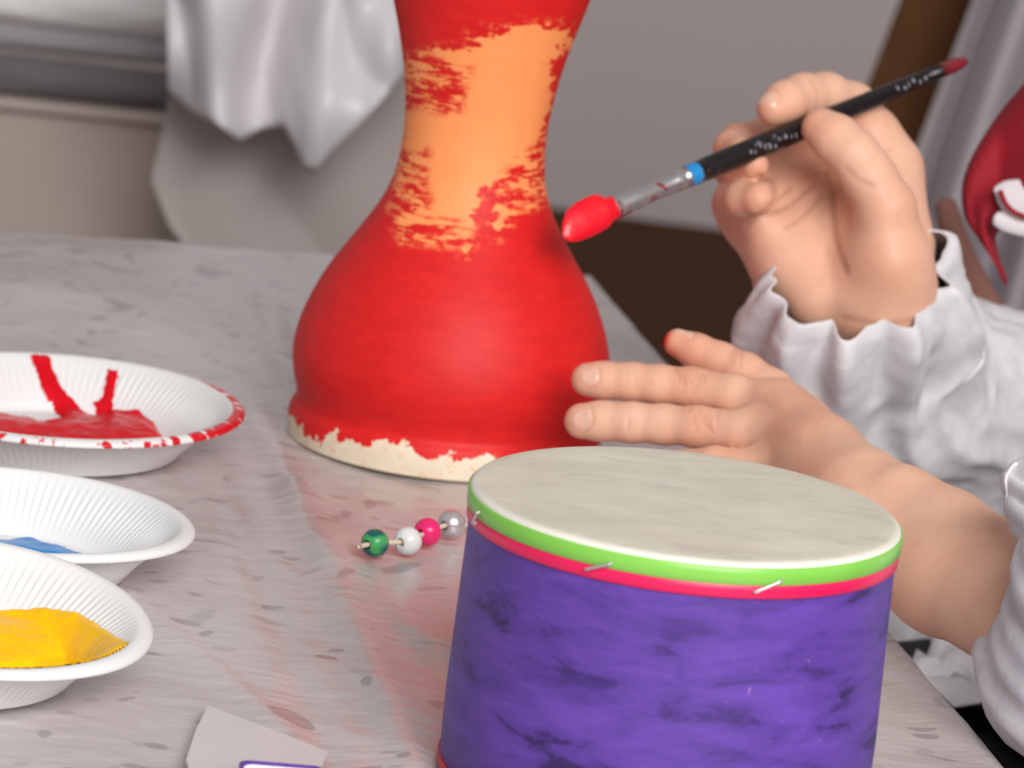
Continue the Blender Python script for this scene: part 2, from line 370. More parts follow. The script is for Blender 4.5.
for (x, y, ln, tl_) in ((478, 509, 16, -1.0), (599, 553, 26, -.42), (767, 582, 28, -.42)):
    # staple lies on the band: find its bearing round the drum
    best = min((abs(proj(np.array([[ctr[0]+R*math.cos(q), ctr[1]+R*math.sin(q), .0022+zt-17*mmpx]]))[0][0]-x), q) for q in np.linspace(-PI, 0, 900))[1]
    zc = zt-17*mmpx; hl = ln*sp/2; tz = math.sin(-tl_)*hl; ta = math.cos(tl_)*hl/R
    rr_ = R+.0009
    pth = [((rr_-.0014)*math.cos(best-ta), (rr_-.0014)*math.sin(best-ta), zc-tz)]+[(rr_*math.cos(best+u*ta), rr_*math.sin(best+u*ta), zc+u*tz) for u in np.linspace(-1, 1, 7)]+[((rr_-.0014)*math.cos(best+ta), (rr_-.0014)*math.sin(best+ta), zc+tz)]
    v, f = tube(catmull(pth, 20), .00042, 8); mesh('staple', v, f, silver, gband)

# ------------------------------------------------------------------ paper plates and their paint
plm = NT('white_paper'); v = plm.coords()
wh = plm.mix(plm.noise(v, 30, 2), srgb(226, 227, 228), srgb(236, 236, 236))
pk = plm.ramp(plm.math('ADD', plm.attr('smear'), plm.ramp(plm.noise(v, 190, 4, .6), .3, .7, -.5, .5)), -.06, .06)
plm.set('Base Color', plm.mix(pk, wh, srgb(214, 16, 36))); plm.set('Roughness', plm.ramp(pk, 0, 1, .5, .3))
plm.set('Subsurface Weight', .12); plm.set('Subsurface Radius', (.003, .003, .003))
RP = .0705
PROF = catmull([(0, .0012), (.30, .0012), (.60, .0012), (.655, .002), (.69, .0046), (.76, .0092), (.84, .0138), (.915, .0176), (.945, .0184), (.975, .0182), (.995, .0174), (1.0, .0166), (.992, .0160), (.96, .0168), (.93, .0166), (.905, .0158), (.83, .0118), (.75, .0072), (.685, .0026), (.655, .0004), (.60, .0), (.3, .0), (0, .0)], 110)
HP = 1.08
def plate_z(r): 
    inner = PROF[:45]; return np.interp(r/RP, inner[:, 0], inner[:, 1])*HP
def make_plate(name, px, py, label, smear=None, sc_=1.0, sy=1.0, warp=.0, tilt=None):
    c = G(px, py, .0166*HP); n = 840; a = np.arange(n)*2*PI/n
    r = PROF[:, 0]*RP*sc_; z = PROF[:, 1]*HP
    fl_ = np.exp(-(((PROF[:, 0]-.80)/.085)**2))*.00032
    rr = r[None, :]+np.cos(a*120)[:, None]*fl_[None, :]
    vv = np.stack([rr*np.cos(a)[:, None], sy*rr*np.sin(a)[:, None], z[None, :]+warp*np.cos(2*a+.4)[:, None]*(PROF[None, :, 0])**6+0*rr], -1).reshape(-1, 3)
    s = np.full(len(vv), -1.0)
    if smear is not None: s = smear(np.repeat(a, len(r)), np.tile(PROF[:, 0], n), np.tile(np.arange(len(r)), n))
    T = Matrix.Identity(3); lift = 0.0
    if tilt: T = Matrix.Rotation(math.radians(tilt[0]), 3, Vector((math.cos(math.radians(tilt[1])), math.sin(math.radians(tilt[1])), 0))); lift = .0465*sc_*math.sin(math.radians(tilt[0]))
    root = empty(name, (c[0], c[1], .0024+lift)); root.rotation_euler = T.to_euler(); tag(root, label, 'plate', 'white paper plates of paint')
    mesh('plate_body', vv, grid_faces(n, len(r), wrap_n=True), plm.m, root, attrs={'smear': s})
    return root, (np.array(root.location), np.array(T), sc_, sy, warp)
def red_smear(a, r, k):
    q = np.linspace(0, 2*PI, 1441); nq = np.array([mn.noise(Vector((math.cos(t)*9, math.sin(t)*9, 1)))+.7*mn.noise(Vector((math.cos(t)*26, math.sin(t)*40, 4))) for t in q]); n_ = np.interp(a, q, nq)
    up = (k > 25) & (k < 78)
    amt = np.interp(a, [0, .5, 1.0, 1.6, 2.4, 3.2, 4.2, 4.7, 5.3, 5.75, 2*PI], [.25, .22, .10, .12, .10, .0, -.12, -.16, -.20, .12, .25])     # how much paint sits on each stretch of the rim
    width = np.interp(a, [0, .6, .95, 2.4, 4.4, 5.4, 5.8, 2*PI], [.935, .935, .968, .968, .965, .960, .935, .935])
    return np.where(up & (r > width), amt+.55*n_, -1.0)
def make_paint(name, root, pose, polys, mat, thick, label, cat='paint', soft=9.0):
    loc, T, sc_, sy, warp = pose
    n = 190; g_ = np.linspace(-RP*sc_, RP*sc_, n); X, Y = np.meshgrid(g_, g_*sy, indexing='ij'); r = np.hypot(X, Y/sy)/sc_
    z0 = plate_z(r)+warp*np.cos(2*np.arctan2(Y/sy, X)+.4)*(r/RP)**6+.0002
    wx, wy, _ = proj(np.stack([X, Y, z0], -1).reshape(-1, 3) @ T.T + loc)
    nn_ = np.array([mn.noise(Vector((x*150, y*150, 2)))*2.2+mn.noise(Vector((x*420, y*420, 5)))*1.2 for x, y in zip(X.ravel(), Y.ravel())])
    s = np.full(wx.shape, -99.0); h = np.zeros(wx.shape)
    for (poly, t) in polys:
        q = pip_sd(wx, wy, poly)+nn_; s = np.maximum(s, q); h = np.maximum(h, t*(1-np.exp(-q.clip(0)/soft)))
    h = h*thick*(1+.08*nn_/3)
    qr = ((RP*.925-r)/.0003).ravel(); s = np.minimum(s, qr); h = h*(1-np.exp(-qr.clip(0)/soft))
    s = s.reshape(n, n); h = h.reshape(n, n); ok = (s > -1.2) & (r < RP*.935)
    lab_ = np.where(ok, np.arange(n*n).reshape(n, n)+1, 0)          # keep the largest connected patch
    for _ in range(600):
        m_ = lab_.copy()
        m_[1:] = np.maximum(m_[1:], lab_[:-1]); m_[:-1] = np.maximum(m_[:-1], lab_[1:]); m_[:, 1:] = np.maximum(m_[:, 1:], m_[:, :-1]); m_[:, :-1] = np.maximum(m_[:, :-1], m_[:, 1:]); m_[~ok] = 0
        if (m_ == lab_).all(): break
        lab_ = m_
    u_, ct = np.unique(lab_[lab_ > 0], return_counts=True); ok = lab_ == u_[ct.argmax()]
    idx = -np.ones((n, n), int); idx[ok] = np.arange(ok.sum())
    v = np.stack([X, Y, z0+.00025+h*(s > 0)-.0006*(s <= 0)], -1)[ok]
    q = np.stack([idx[:-1, :-1], idx[1:, :-1], idx[1:, 1:], idx[:-1, 1:]], -1).reshape(-1, 4); q = q[(q >= 0).all(1)]
    o = mesh(name, v, q, mat, loc=loc); o.rotation_euler = Matrix(T.tolist()).to_euler(); tag(o, label, cat); return o
def wet(name, col, col2, rough=.3):
    t = NT(name); v = t.coords(); t.set('Base Color', t.mix(t.ramp(t.noise(v, 60, 4, .6, .8), .4, .68), col, col2)); t.set('Roughness', rough); t.set('Specular IOR Level', .22); t.bump(t.noise(v, 120, 3, .5, 1.0), .15, .0006); return t.m
pr1, c1_ = make_plate('paper_plate', 57, 405, 'white fluted paper plate of red paint, its rim smeared red', red_smear)
make_paint('paint_puddle', pr1, c1_, [([(-60, 412), (0, 413), (43, 422), (75, 417), (103, 413), (137, 409), (154, 423), (162, 438), (150, 446), (114, 449), (50, 446), (-60, 440)], 1.0),
    ([(29, 350), (47, 352), (60, 384), (80, 408), (92, 418), (70, 430), (58, 414), (42, 392)], .5), ([(108, 368), (118, 371), (114, 398), (110, 418), (98, 418), (98, 403), (105, 392)], .5), ([(94, 403), (102, 400), (108, 412), (96, 416)], .6)],
    wet('red_paint', srgb(206, 6, 24), srgb(222, 18, 38)), .0042, 'wet red paint with streaks running up the far side of its plate')
pr2, c2_ = make_plate('paper_plate', -6, 521, 'clean-rimmed white paper plate with a little blue paint, middle of three plates', None, sc_=.93, sy=.80, warp=-.001)
make_paint('paint_puddle', pr2, c2_, [([(-60, 543), (0, 541), (28, 537), (42, 542), (57, 545), (74, 553), (98, 557), (98, 566), (60, 570), (20, 572), (-60, 572)], 1.0)],
    wet('blue_paint', srgb(14, 124, 204), srgb(30, 148, 222)), .0028, 'small dab of blue paint in the middle plate')
pr3, c3_ = make_plate('paper_plate', -76, 622, 'white paper plate of yellow paint, nearest the bottom left corner', None, sc_=.94, sy=.82, warp=-.002, tilt=(4, 30))
make_paint('paint_puddle', pr3, c3_, [([(-80, 622), (-40, 616), (0, 612), (34, 609), (74, 612), (97, 624), (118, 640), (146, 645), (132, 655), (100, 664), (50, 672), (-80, 672)], 1.0)],
    wet('yellow_paint', srgb(252, 190, 0), srgb(255, 200, 4), .35), .0060, 'thick pool of bright yellow paint filling its plate', soft=14)

# small white tub peeking in at the bottom edge, purple paint on its rim
tc = G(285, 764.5, .012); tub = empty('paint_tub', (tc[0], tc[1]-.0115, .0022), .08); tag(tub, 'small square white tub with purple paint round its rim, cut by the bottom edge', 'tub')
def rrect(hx, hy, r, n=6):
    o = []
    for cx, cy, a0 in ((hx-r, hy-r, 0), (-hx+r, hy-r, PI/2), (-hx+r, -hy+r, PI), (hx-r, -hy+r, 3*PI/2)):
        o += [(cx+r*math.cos(a0+q*PI/2/n), cy+r*math.sin(a0+q*PI/2/n)) for q in range(n+1)]
    return o
def rings(rs):
    k = len(rs[0]); return [p for r in rs for p in r], [(i*k+j, i*k+(j+1) % k, (i+1)*k+(j+1) % k, (i+1)*k+j) for i in range(len(rs)-1) for j in range(k)]+[tuple(range(k))[::-1], tuple(range((len(rs)-1)*k, len(rs)*k))]
tz = lambda s, z: [(x*s, y*s, z) for x, y in rrect(.0112, .0112, .003)]
v, f = rings([tz(.85, 0), tz(.98, .0095), tz(.90, .0095), tz(.78, .0012)]); mesh('tub_body', v, f, plain('tub_white', srgb(238, 236, 238), .4, var=.02), tub, smooth=False)
v, f = rings([tz(.99, .0090), tz(1.02, .0092), tz(1.02, .0102), tz(.94, .0104), tz(.90, .0096)]); f = f[:-2]; mesh('painted_rim', v, f, plain('purple_smear', srgb(96, 58, 156), .4, vs=300, var=.4), tub)

# ------------------------------------------------------------------ beads on a thin cord
bd = [('turquoise green wooden bead, first from the left end of the cord', (375, 543), 14.2), ('white bead between the green and the pink bead', (408, 541), 14.2), ('hot pink bead between the white and the silver bead', (427.5, 532), 14.2), ('shiny silver bead nearest the purple drum', (451.5, 524), 14.2)]
gb = NT('green_bead'); v = gb.coords(); gb.set('Base Color', gb.mix(gb.ramp(gb.noise(v, 180, 2), .45, .6), srgb(22, 92, 96), srgb(70, 168, 92))); gb.set('Roughness', .25)
bmats = [gb.m, plain('white_bead', srgb(236, 236, 236), .2, var=.02), plain('pink_bead', srgb(240, 40, 116), .22, var=.08), plain('silver_bead', srgb(222, 220, 222), .3, .8, var=.03)]
cs = []
for (lab, (x, y), r) in bd:
    p0 = G(x, y, .005); d_ = proj(p0[None])[2][0]; rm = r*S(d_); cs.append((G(x, y, rm+.0028), rm))
ax = cs[3][0]-cs[0][0]; ax /= np.linalg.norm(ax)
for (lab, _, _), (c_, rm), mt in zip(bd, cs, bmats):
    hr = rm*.34; pr_ = [(hr, -math.sqrt(1-.34**2)*rm*.92)]+[(max(hr, rm*math.cos(t)), rm*math.sin(t)*.94) for t in np.linspace(-1.16, 1.16, 28)]+[(hr, math.sqrt(1-.34**2)*rm*.92), (hr*.9, 0), (hr, -math.sqrt(1-.34**2)*rm*.92)]
    v, f = lathe(pr_, 48)
    o = mesh('bead', v, f, mt, loc=c_); o.rotation_euler = V(ax).to_track_quat('Z', 'Y').to_euler(); tag(o, lab, 'bead', 'beads threaded on one cord')
pth = [cs[0][0]-ax*.0085+np.array([0, 0, .0002]), cs[0][0]-ax*.003, cs[0][0], cs[1][0], cs[2][0], cs[3][0], cs[3][0]+ax*.012-np.array([0, 0, .0025]), cs[3][0]+ax*.03-np.array([0, 0, .0046])]
v, f = tube(catmull(pth, 50), .0009, 8); tag(mesh('cord', v, f, plain('cord_cream', srgb(226, 208, 186), .7)), 'thin cream cord threaded through the four small beads', 'cord')

# ------------------------------------------------------------------ paint brush
bt, be = np.array(P(562, 229, 1.222)), np.array(P(967, 60, 1.325)); bax = be-bt; BL = np.linalg.norm(bax); bax /= BL
bu = np.cross(bax, _f); bu /= np.linalg.norm(bu); bw = np.cross(bu, bax)     # bu lies across the brush as we see it
if bu @ _u < 0: bu = -bu
def bp(px):                        # distance along the brush for a photo column
    t = (px-562)/405; return BL*(t*1.222/(1.325-t*(1.325-1.222)))
br = empty('paint_brush', P(790, 135, 1.275)); tag(br, 'black-handled paint brush with red paint on its bristles', 'paint brush'); bo = np.array(br.location)
def bmesh_(name, stations, mat, n=28, attrs=None, cap=True):
    path = np.array([bt+bax*s+bu*o for s, _, _, o in stations])
    th = np.arange(n)*2*PI/n
    v = np.array([p[None]+bu[None]*(np.cos(th)*ra)[:, None]+bw[None]*(np.sin(th)*rb_)[:, None] for p, (s, ra, rb_, o) in zip(path, stations)])
    f = [tuple(q) for q in grid_faces(len(stations), n, wrap_m=True)]+[tuple(range(n))[::-1], tuple(range((len(stations)-1)*n, len(stations)*n))]
    return mesh(name, v.reshape(-1, 3)-bo, f, mat, br)
sb = S(1.23)
k_ = sb
bm_ = NT('bristles_red'); v = bm_.coords(); bm_.set('Base Color', bm_.mix(bm_.noise(v, 160, 3), srgb(222, 0, 28), srgb(240, 14, 40))); bm_.set('Roughness', .3); bm_.bump(bm_.noise(v, 400, 2), .3, .0006)
bst = [(-2, 3, 1.0, -7), (1, 8, 2.5, -6), (6, 12.5, 4, -4), (14, 16.5, 5, -1.5), (26, 18.5, 6.5, 0), (40, 19, 7.5, 1), (51, 18, 8.5, 1.5), (56, 15, 8.8, 1), (60, 12.5, 8.4, 0), (66, 12.3, 8.2, 0)]
bst = catmull(bst, 30)
bmesh_('bristles', [(a*k_, b*k_, c*k_, d*k_) for a, b, c, d in bst], bm_.m)
fer = NT('ferrule_metal'); v = fer.coords(); pn = fer.ramp(fer.noise(v, 150, 3, .6), .55, .6)
fer.set('Base Color', fer.mix(pn, srgb(200, 196, 198), srgb(120, 34, 46))); fer.set('Metallic', fer.ramp(pn, 0, 1, .9, 0)); fer.set('Roughness', .28)
x0, x1 = bp(611), bp(688)
fst = [(x0-2*k_, 12, 7.5), (x0+12*k_, 12, 8.2), (x0+26*k_, 11, 9), (x0+34*k_, 11.4, 9.6), (x0+38*k_, 10.4, 9.4), (x0+55*k_, 9.8, 9.6), (x1-18*k_, 10, 9.8), (x1-15*k_, 11, 10.8), (x1-11*k_, 10.4, 10.2), (x1, 10.6, 10.4)]
bmesh_('ferrule', [(s, a*k_, b*k_, 0) for s, a, b in fst], fer.m)
xb = bp(696)
bmesh_('blue_ring', [(x1-2*k_, 11.0*k_, 11.0*k_, 0), (x1, 11.4*k_, 11.4*k_, 0), (xb, 11.8*k_, 11.8*k_, 0), (xb+2*k_, 11.2*k_, 11.2*k_, 0)], plain('blue_ring_paint', srgb(30, 140, 208), .4))
hm = NT('black_lacquer'); v = hm.coords((1, 1, 1)); sp1 = hm.math('MULTIPLY', hm.ramp(hm.noise(v, 420, 2), .60, .66), hm.ramp(hm.noise(v, 38, 1), .5, .58, 0, .7))
hc_ = hm.mix(sp1, srgb(22, 17, 19), srgb(128, 124, 134)); hm.set('Base Color', hc_); hm.set('Roughness', .3)
hs = [(690, 10.5), (705, 11.6), (730, 12), (770, 11.8), (800, 11.2), (840, 10.2), (880, 9.2), (915, 8.2), (942, 7.4)]
hnd = bmesh_('handle', [(bp(x), r*S(1.27), r*S(1.27), 0) for x, r in hs], hm.m)
bmesh_('handle_tip', [(bp(x), r*S(1.32), r*S(1.32), 0) for x, r in ((940, 7.3), (950, 7.2), (958, 6.6), (963, 5.2), (966, 3.2), (967.5, .8))], plain('dark_red_lacquer', srgb(122, 34, 42), .35, var=.3, vs=200))['label'] = 'dark red handle tip'
gm = plain('handle_lettering', srgb(140, 138, 148), .5)
# worn, unreadable lettering: short strokes along the handle
for (xa, xz, off) in ((744, 800, .25), (893, 922, .1)):
    sg = []
    x = xa
    while x < xz:
        r = np.interp(x, [h[0] for h in hs], [h[1] for h in hs])*S(1.27)*1.01
        q = off+random.uniform(-.25, .25); dirn = -_f*math.cos(q)-bu*math.sin(q)
        dirn = dirn-bax*(dirn @ bax); dirn /= np.linalg.norm(dirn); sd_ = np.cross(bax, dirn)
        h_ = random.uniform(1.6, 3.0)*k_; w_ = random.uniform(.6, 1.6)*k_; cpt = bt+bax*bp(x)+dirn*r
        a_ = [cpt+sd_*h_*i+bax*w_*j-dirn*(.00001) for i, j in ((-1, -1), (1, -1), (1, 1), (-1, 1))]
        sg.append((np.array(a_+[p+dirn*.00012 for p in a_])-bo, [(4, 5, 6, 7), (0, 1, 5, 4), (1, 2, 6, 5), (2, 3, 7, 6), (3, 0, 4, 7)])); x += random.uniform(4, 7)
    v, f = join(sg); mesh('lettering', v, f, gm, hnd, smooth=False)

# ------------------------------------------------------------------ the child: implicit surface for the body
class Field:
    def __init__(s, lo, hi, h):
        s.lo = np.array(lo, float); s.h = h; s.n = np.ceil((np.array(hi)-s.lo)/h).astype(int)+1
    def blank(s): return np.full(s.n, .05, np.float32)
    def sub(s, a, b, m):
        i0 = np.clip(np.floor((np.minimum(a, b)-m-s.lo)/s.h).astype(int), 0, s.n-1); i1 = np.clip(np.ceil((np.maximum(a, b)+m-s.lo)/s.h).astype(int)+1, 1, s.n)
        sl = tuple(slice(i, j) for i, j in zip(i0, i1)); ax_ = [s.lo[k]+s.h*np.arange(i0[k], i1[k], dtype=np.float32) for k in range(3)]
        return sl, ax_[0][:, None, None], ax_[1][None, :, None], ax_[2][None, None, :]
    def cone(s, D, a, b, ra, rb, k=.003):
        a = np.array(a, float); b = np.array(b, float); sl, X, Y, Z = s.sub(a, b, max(ra, rb)+.022)
        e = b-a; L = max(e @ e, 1e-12)
        t = (((X-a[0])*e[0]+(Y-a[1])*e[1]+(Z-a[2])*e[2])/L).clip(0, 1)
        d = np.sqrt((X-a[0]-t*e[0])**2+(Y-a[1]-t*e[1])**2+(Z-a[2]-t*e[2])**2)-(ra+(rb-ra)*t)
        D[sl] = smin(D[sl], d.astype(np.float32), k)
    def ball(s, D, c, r, k=.003): s.cone(D, c, np.array(c)+1e-5, r, r, k)
def smin(a, b, k):
    if k <= 0: return np.minimum(a, b)
    h = np.maximum(k-np.abs(a-b), 0)/k
    return np.minimum(a, b)-h*h*k*.25
def surface_nets(D, lo, h):
    n = np.array(D.shape); s = D < 0
    cnt = np.zeros(n-1, np.int8)
    for i in (0, 1):
        for j in (0, 1):
            for k in (0, 1): cnt += s[i:n[0]-1+i, j:n[1]-1+j, k:n[2]-1+k]
    I = np.argwhere((cnt > 0) & (cnt < 8)); idx = -np.ones(n-1, np.int64); idx[tuple(I.T)] = np.arange(len(I))
    acc = np.zeros((len(I), 3)); num = np.zeros(len(I))
    cor_ = [(i, j, k) for i in (0, 1) for j in (0, 1) for k in (0, 1)]
    for a in cor_:
        for ax_ in range(3):
            if a[ax_]: continue
            b = list(a); b[ax_] = 1
            da = D[tuple((I+a).T)]; db = D[tuple((I+b).T)]; m = (da < 0) != (db < 0)
            t = np.where(m, da/np.where(m, da-db, 1), 0)
            p = np.array(a, float)[None]+np.zeros((len(I), 3)); p[:, ax_] += t
            acc[m] += p[m]; num += m
    V_ = (I+acc/num[:, None])*h+lo
    F_ = []
    for ax_ in range(3):
        u, w_ = (ax_+1) % 3, (ax_+2) % 3
        sl0 = [slice(None)]*3; sl1 = [slice(None)]*3; sl0[ax_] = slice(0, -1); sl1[ax_] = slice(1, None)
        E = np.argwhere(s[tuple(sl0)] != s[tuple(sl1)])
        E = E[(E[:, u] > 0) & (E[:, w_] > 0) & (E[:, u] < n[u]-1) & (E[:, w_] < n[w_]-1)]
        def cell(du, dw):
            q = E.copy(); q[:, u] -= du; q[:, w_] -= dw; return idx[tuple(q.T)]
        q = np.stack([cell(1, 1), cell(0, 1), cell(0, 0), cell(1, 0)], -1); ins = s[tuple(E.T)]
        q[~ins] = q[~ins][:, ::-1]; F_.append(q)
    return V_, np.concatenate(F_)
def relax(V_, F_, it=2, lam=.5):
    for _ in range(it):
        a = np.zeros_like(V_); c = np.zeros(len(V_))
        for i in range(4):
            for j in (1, 3):
                np.add.at(a, F_[:, i], V_[F_[:, (i+j) % 4]]); np.add.at(c, F_[:, i], 1)
        V_ = V_+lam*(a/np.maximum(c, 1)[:, None]-V_)
    return V_
def normals(V_, F_):
    nf = np.cross(V_[F_[:, 2]]-V_[F_[:, 0]], V_[F_[:, 3]]-V_[F_[:, 1]]); N = np.zeros_like(V_)
    for i in range(4): np.add.at(N, F_[:, i], nf)
    return N/np.maximum(np.linalg.norm(N, axis=1), 1e-12)[:, None]
def chain(pts): return [(P(x, y, d), r*S(d)) for x, y, d, r in pts]
def build_arm(palm, digits, h, nails, creases, blush, stain=None, smooth_it=2, kf_=.018):
    allp = [q for seg in palm for q in chain(seg)]+[q for d in digits for q in chain(d)]
    lo = np.min([p-r for p, r in allp], 0)-.008; hi = np.max([p+r for p, r in allp], 0)+.008
    F = Field(lo, hi, h); B = F.blank()
    for seg in palm:
        c = chain(seg)
        for (a, ra), (b, rb_) in zip(c[:-1], c[1:]): F.cone(B, a, b, ra, rb_, .010)
    B0 = B; T = B.copy()
    for dg in digits:
        D = F.blank(); c = chain(dg)
        for q, ((a, ra), (b, rb_)) in enumerate(zip(c[:-1], c[1:])):
            F.cone(D, a, b, ra, rb_, .003)
        T = np.minimum(T, smin(B, D, kf_))
    Vv, Ff = surface_nets(T, F.lo, h); Vv = relax(Vv, Ff, smooth_it, .5)
    N = normals(Vv, Ff)
    px, py, dp = proj(Vv); tocam = _c-Vv; tocam /= np.linalg.norm(tocam, axis=1)[:, None]; fr = (N*tocam).sum(1)
    disp = np.zeros(len(Vv)); cre = np.zeros(len(Vv))
    for (pts, wpx, depth, near) in creases:
        pts = np.array(pts, float); d = np.full(len(Vv), 1e9)
        for a, b in zip(pts[:-1], pts[1:]):
            e = b-a; t = (((px-a[0])*e[0]+(py-a[1])*e[1])/(e @ e)).clip(0, 1); d = np.minimum(d, np.hypot(px-a[0]-t*e[0], py-a[1]-t*e[1]))
        g_ = np.exp(-(d/wpx)**2)*(fr > .15)*(dp < near); disp -= depth*g_; cre = np.maximum(cre, g_*min(1, abs(depth)/.0006)) if depth > 0 else cre
    # nails: (centre, along, normal, half length, half width)
    nail = np.zeros(len(Vv))
    for (c, along, nrm, hl, hw) in nails:
        c = np.array(c); along = np.array(along)/np.linalg.norm(along); nrm = np.array(nrm); nrm = nrm-along*(nrm @ along); nrm /= np.linalg.norm(nrm); sd_ = np.cross(along, nrm)
        q = Vv-c; u = q @ along/hl; w_ = q @ sd_/hw; hgt = q @ nrm
        e = np.where(u > 0, np.abs(u)**2.2, np.abs(u)**3.0)+np.abs(w_)**3.2
        m = ((1-e)*3.0).clip(0, 1)*(hgt > -.0005)*((N @ nrm) > .1)
        ringm = np.exp(-((e-1.15)/.22)**2)*(hgt > -.0005)*((N @ nrm) > .1)*(u < .6)
        nail = np.maximum(nail, m); disp += .00025*m-.0003*ringm
        cre = np.maximum(cre, ringm*.6)
    Vv = Vv+N*disp[:, None]
    bl = np.zeros(len(Vv))
    for (p, r, s_) in blush: bl = np.maximum(bl, s_*np.exp(-(np.linalg.norm(Vv-np.array(p), axis=1)/r)**2))
    stv = np.zeros(len(Vv))
    for (p, r, s_) in (stain or []): stv = np.maximum(stv, s_*np.exp(-(np.linalg.norm(Vv-np.array(p), axis=1)/r)**2))
    return Vv, Ff, {'nail': nail, 'crease': cre, 'blush': bl, 'stain': stv}
camz = -_f
# left arm: reaches behind the purple drum, fingertips against the goblet drum
palmL = [[(1130, 640, .985, 54), (1045, 590, 1.025, 50), (945, 538, 1.072, 44), (900, 512, 1.088, 41), (868, 494, 1.104, 37)], [(1120, 690, .968, 54), (1040, 640, 1.005, 50), (940, 585, 1.055, 44), (862, 545, 1.085, 36)],
         [(778, 406, 1.178, 19), (825, 450, 1.14, 27), (866, 490, 1.105, 33)], [(788, 437, 1.162, 20), (862, 505, 1.098, 33)], [(798, 468, 1.15, 19), (858, 528, 1.09, 32)], [(806, 497, 1.138, 17), (855, 552, 1.085, 30)],
         [(778, 412, 1.174, 18), (800, 482, 1.147, 17)], [(800, 440, 1.158, 19), (850, 500, 1.105, 34)]]
idxL = [(866, 490, 1.105, 26), (778, 406, 1.178, 20), (735, 395, 1.186, 20.5), (692, 387.5, 1.194, 19.6), (660, 384.5, 1.198, 18.8), (632, 382, 1.202, 18.6), (605, 380.5, 1.205, 18), (588, 379.5, 1.206, 17)]
midL = [(862, 505, 1.098, 26), (788, 437, 1.162, 20.5), (745, 432, 1.171, 21), (698, 427, 1.18, 20.2), (664, 424.5, 1.186, 19.4), (632, 422.5, 1.19, 19.4), (602, 421, 1.194, 19), (582, 421, 1.196, 18)]
rinL = [(858, 528, 1.09, 24), (798, 468, 1.15, 19), (715, 465, 1.165, 18), (655, 468, 1.178, 16), (612, 470, 1.183, 15)]
pinL = [(855, 552, 1.085, 22), (806, 497, 1.138, 16), (745, 500, 1.15, 15), (700, 503, 1.16, 14), (668, 505, 1.165, 13)]
thuL = [(850, 478, 1.125, 30), (808, 426, 1.174, 25), (772, 391, 1.196, 21), (745, 373, 1.204, 19.5), (720, 361, 1.21, 18), (697, 351.5, 1.213, 17), (678, 343, 1.215, 14.5)]
up_ = _u
nailsL = [(P(583, 375, 1.200), P(570, 375.5, 1.207)-P(610, 377, 1.206), camz*1.0+up_*.14+_r*.1, 16*S(1.2), 13*S(1.2)),
          (P(576, 417, 1.19), P(560, 420, 1.196)-P(610, 421, 1.194), camz*1.0+up_*.10+_r*.1, 16.5*S(1.2), 14*S(1.2)),
          (P(681, 333, 1.21), P(668, 337, 1.215)-P(700, 349, 1.213), up_*1.0+camz*.25, 13*S(1.2), 11*S(1.2))]
def wr(cx, cy, hw, n, sp_, tilt, w_=1.9, dep=.00035, near=9):
    return [([(cx+sp_*(i-(n-1)/2)-tilt*hw, cy-hw*(.7+.3*((i*7) % 3)/2)), (cx+sp_*(i-(n-1)/2)+1.2, cy), (cx+sp_*(i-(n-1)/2)+tilt*hw, cy+hw*(.7+.3*((i*5) % 3)/2))], w_, dep, near) for i in range(n)]
rw = random.Random(5)
def wrk(cx, cy, n, w, h, dep):
    o = []
    for _ in range(n):
        x, y = cx+rw.gauss(0, w*.5), cy+rw.gauss(0, h*.45); l = rw.uniform(3, 8); q = rw.uniform(-.35, .35)
        o.append(([(x-q*l, y-l), (x+rw.uniform(-1.5, 1.5), y), (x+q*l, y+l)], 1.5, dep*rw.uniform(.5, 1), 9))
    return o
crL = wrk(687, 379, 9, 16, 9, .0003)+wrk(700, 421, 10, 16, 10, .0003)+wrk(629, 376, 4, 9, 8, .00016)+wrk(632, 419, 5, 9, 9, .00016)+wrk(735, 355, 4, 10, 6, .0002)
crL += [([(760, 392), (782, 402)], 9, -.0006, 9), ([(780, 428), (800, 436)], 9, -.0006, 9)]
blL = [(P(575, 380, 1.207), .008, .8), (P(568, 423, 1.196), .008, .8), (P(688, 378, 1.19), .007, .55), (P(700, 420, 1.172), .007, .55), (P(740, 352, 1.205), .007, .4), (P(785, 405, 1.17), .012, .35), (P(798, 436, 1.15), .012, .35), (P(720, 448, 1.155), .01, .5), (P(690, 360, 1.213), .014, .9)]
stL = [(P(660, 338, 1.215), .0055, 1.0), (P(672, 352, 1.212), .0045, .45)]
LV, LF, LA = build_arm(palmL, [idxL, midL, rinL, pinL, thuL], .0009, nailsL, crL, blL, stL, kf_=.009)
# right arm: palm to the viewer, brush held between thumb and fingers
palmR = [[(1060, 470, 1.42, 60), (950, 408, 1.366, 52), (905, 345, 1.300, 38)], [(1050, 480, 1.42, 60), (930, 420, 1.36, 52), (858, 340, 1.300, 38)], [(880, 345, 1.297, 40), (885, 310, 1.29, 38)],
         [(890, 170, 1.318, 22), (898, 250, 1.302, 26), (898, 320, 1.292, 33)], [(842, 155, 1.33, 24), (880, 320, 1.298, 34)], [(788, 178, 1.328, 23), (862, 320, 1.298, 34)], [(752, 216, 1.312, 22), (790, 268, 1.300, 33), (850, 320, 1.296, 33)],
         [(778, 240, 1.294, 25), (818, 298, 1.286, 32)], [(800, 205, 1.310, 26), (840, 255, 1.298, 36)], [(845, 180, 1.315, 24), (790, 200, 1.313, 24)], [(890, 280, 1.274, 34), (880, 318, 1.282, 34)], [(866, 225, 1.292, 30), (868, 300, 1.284, 34)], [(868, 195, 1.296, 22), (858, 250, 1.292, 30)]]
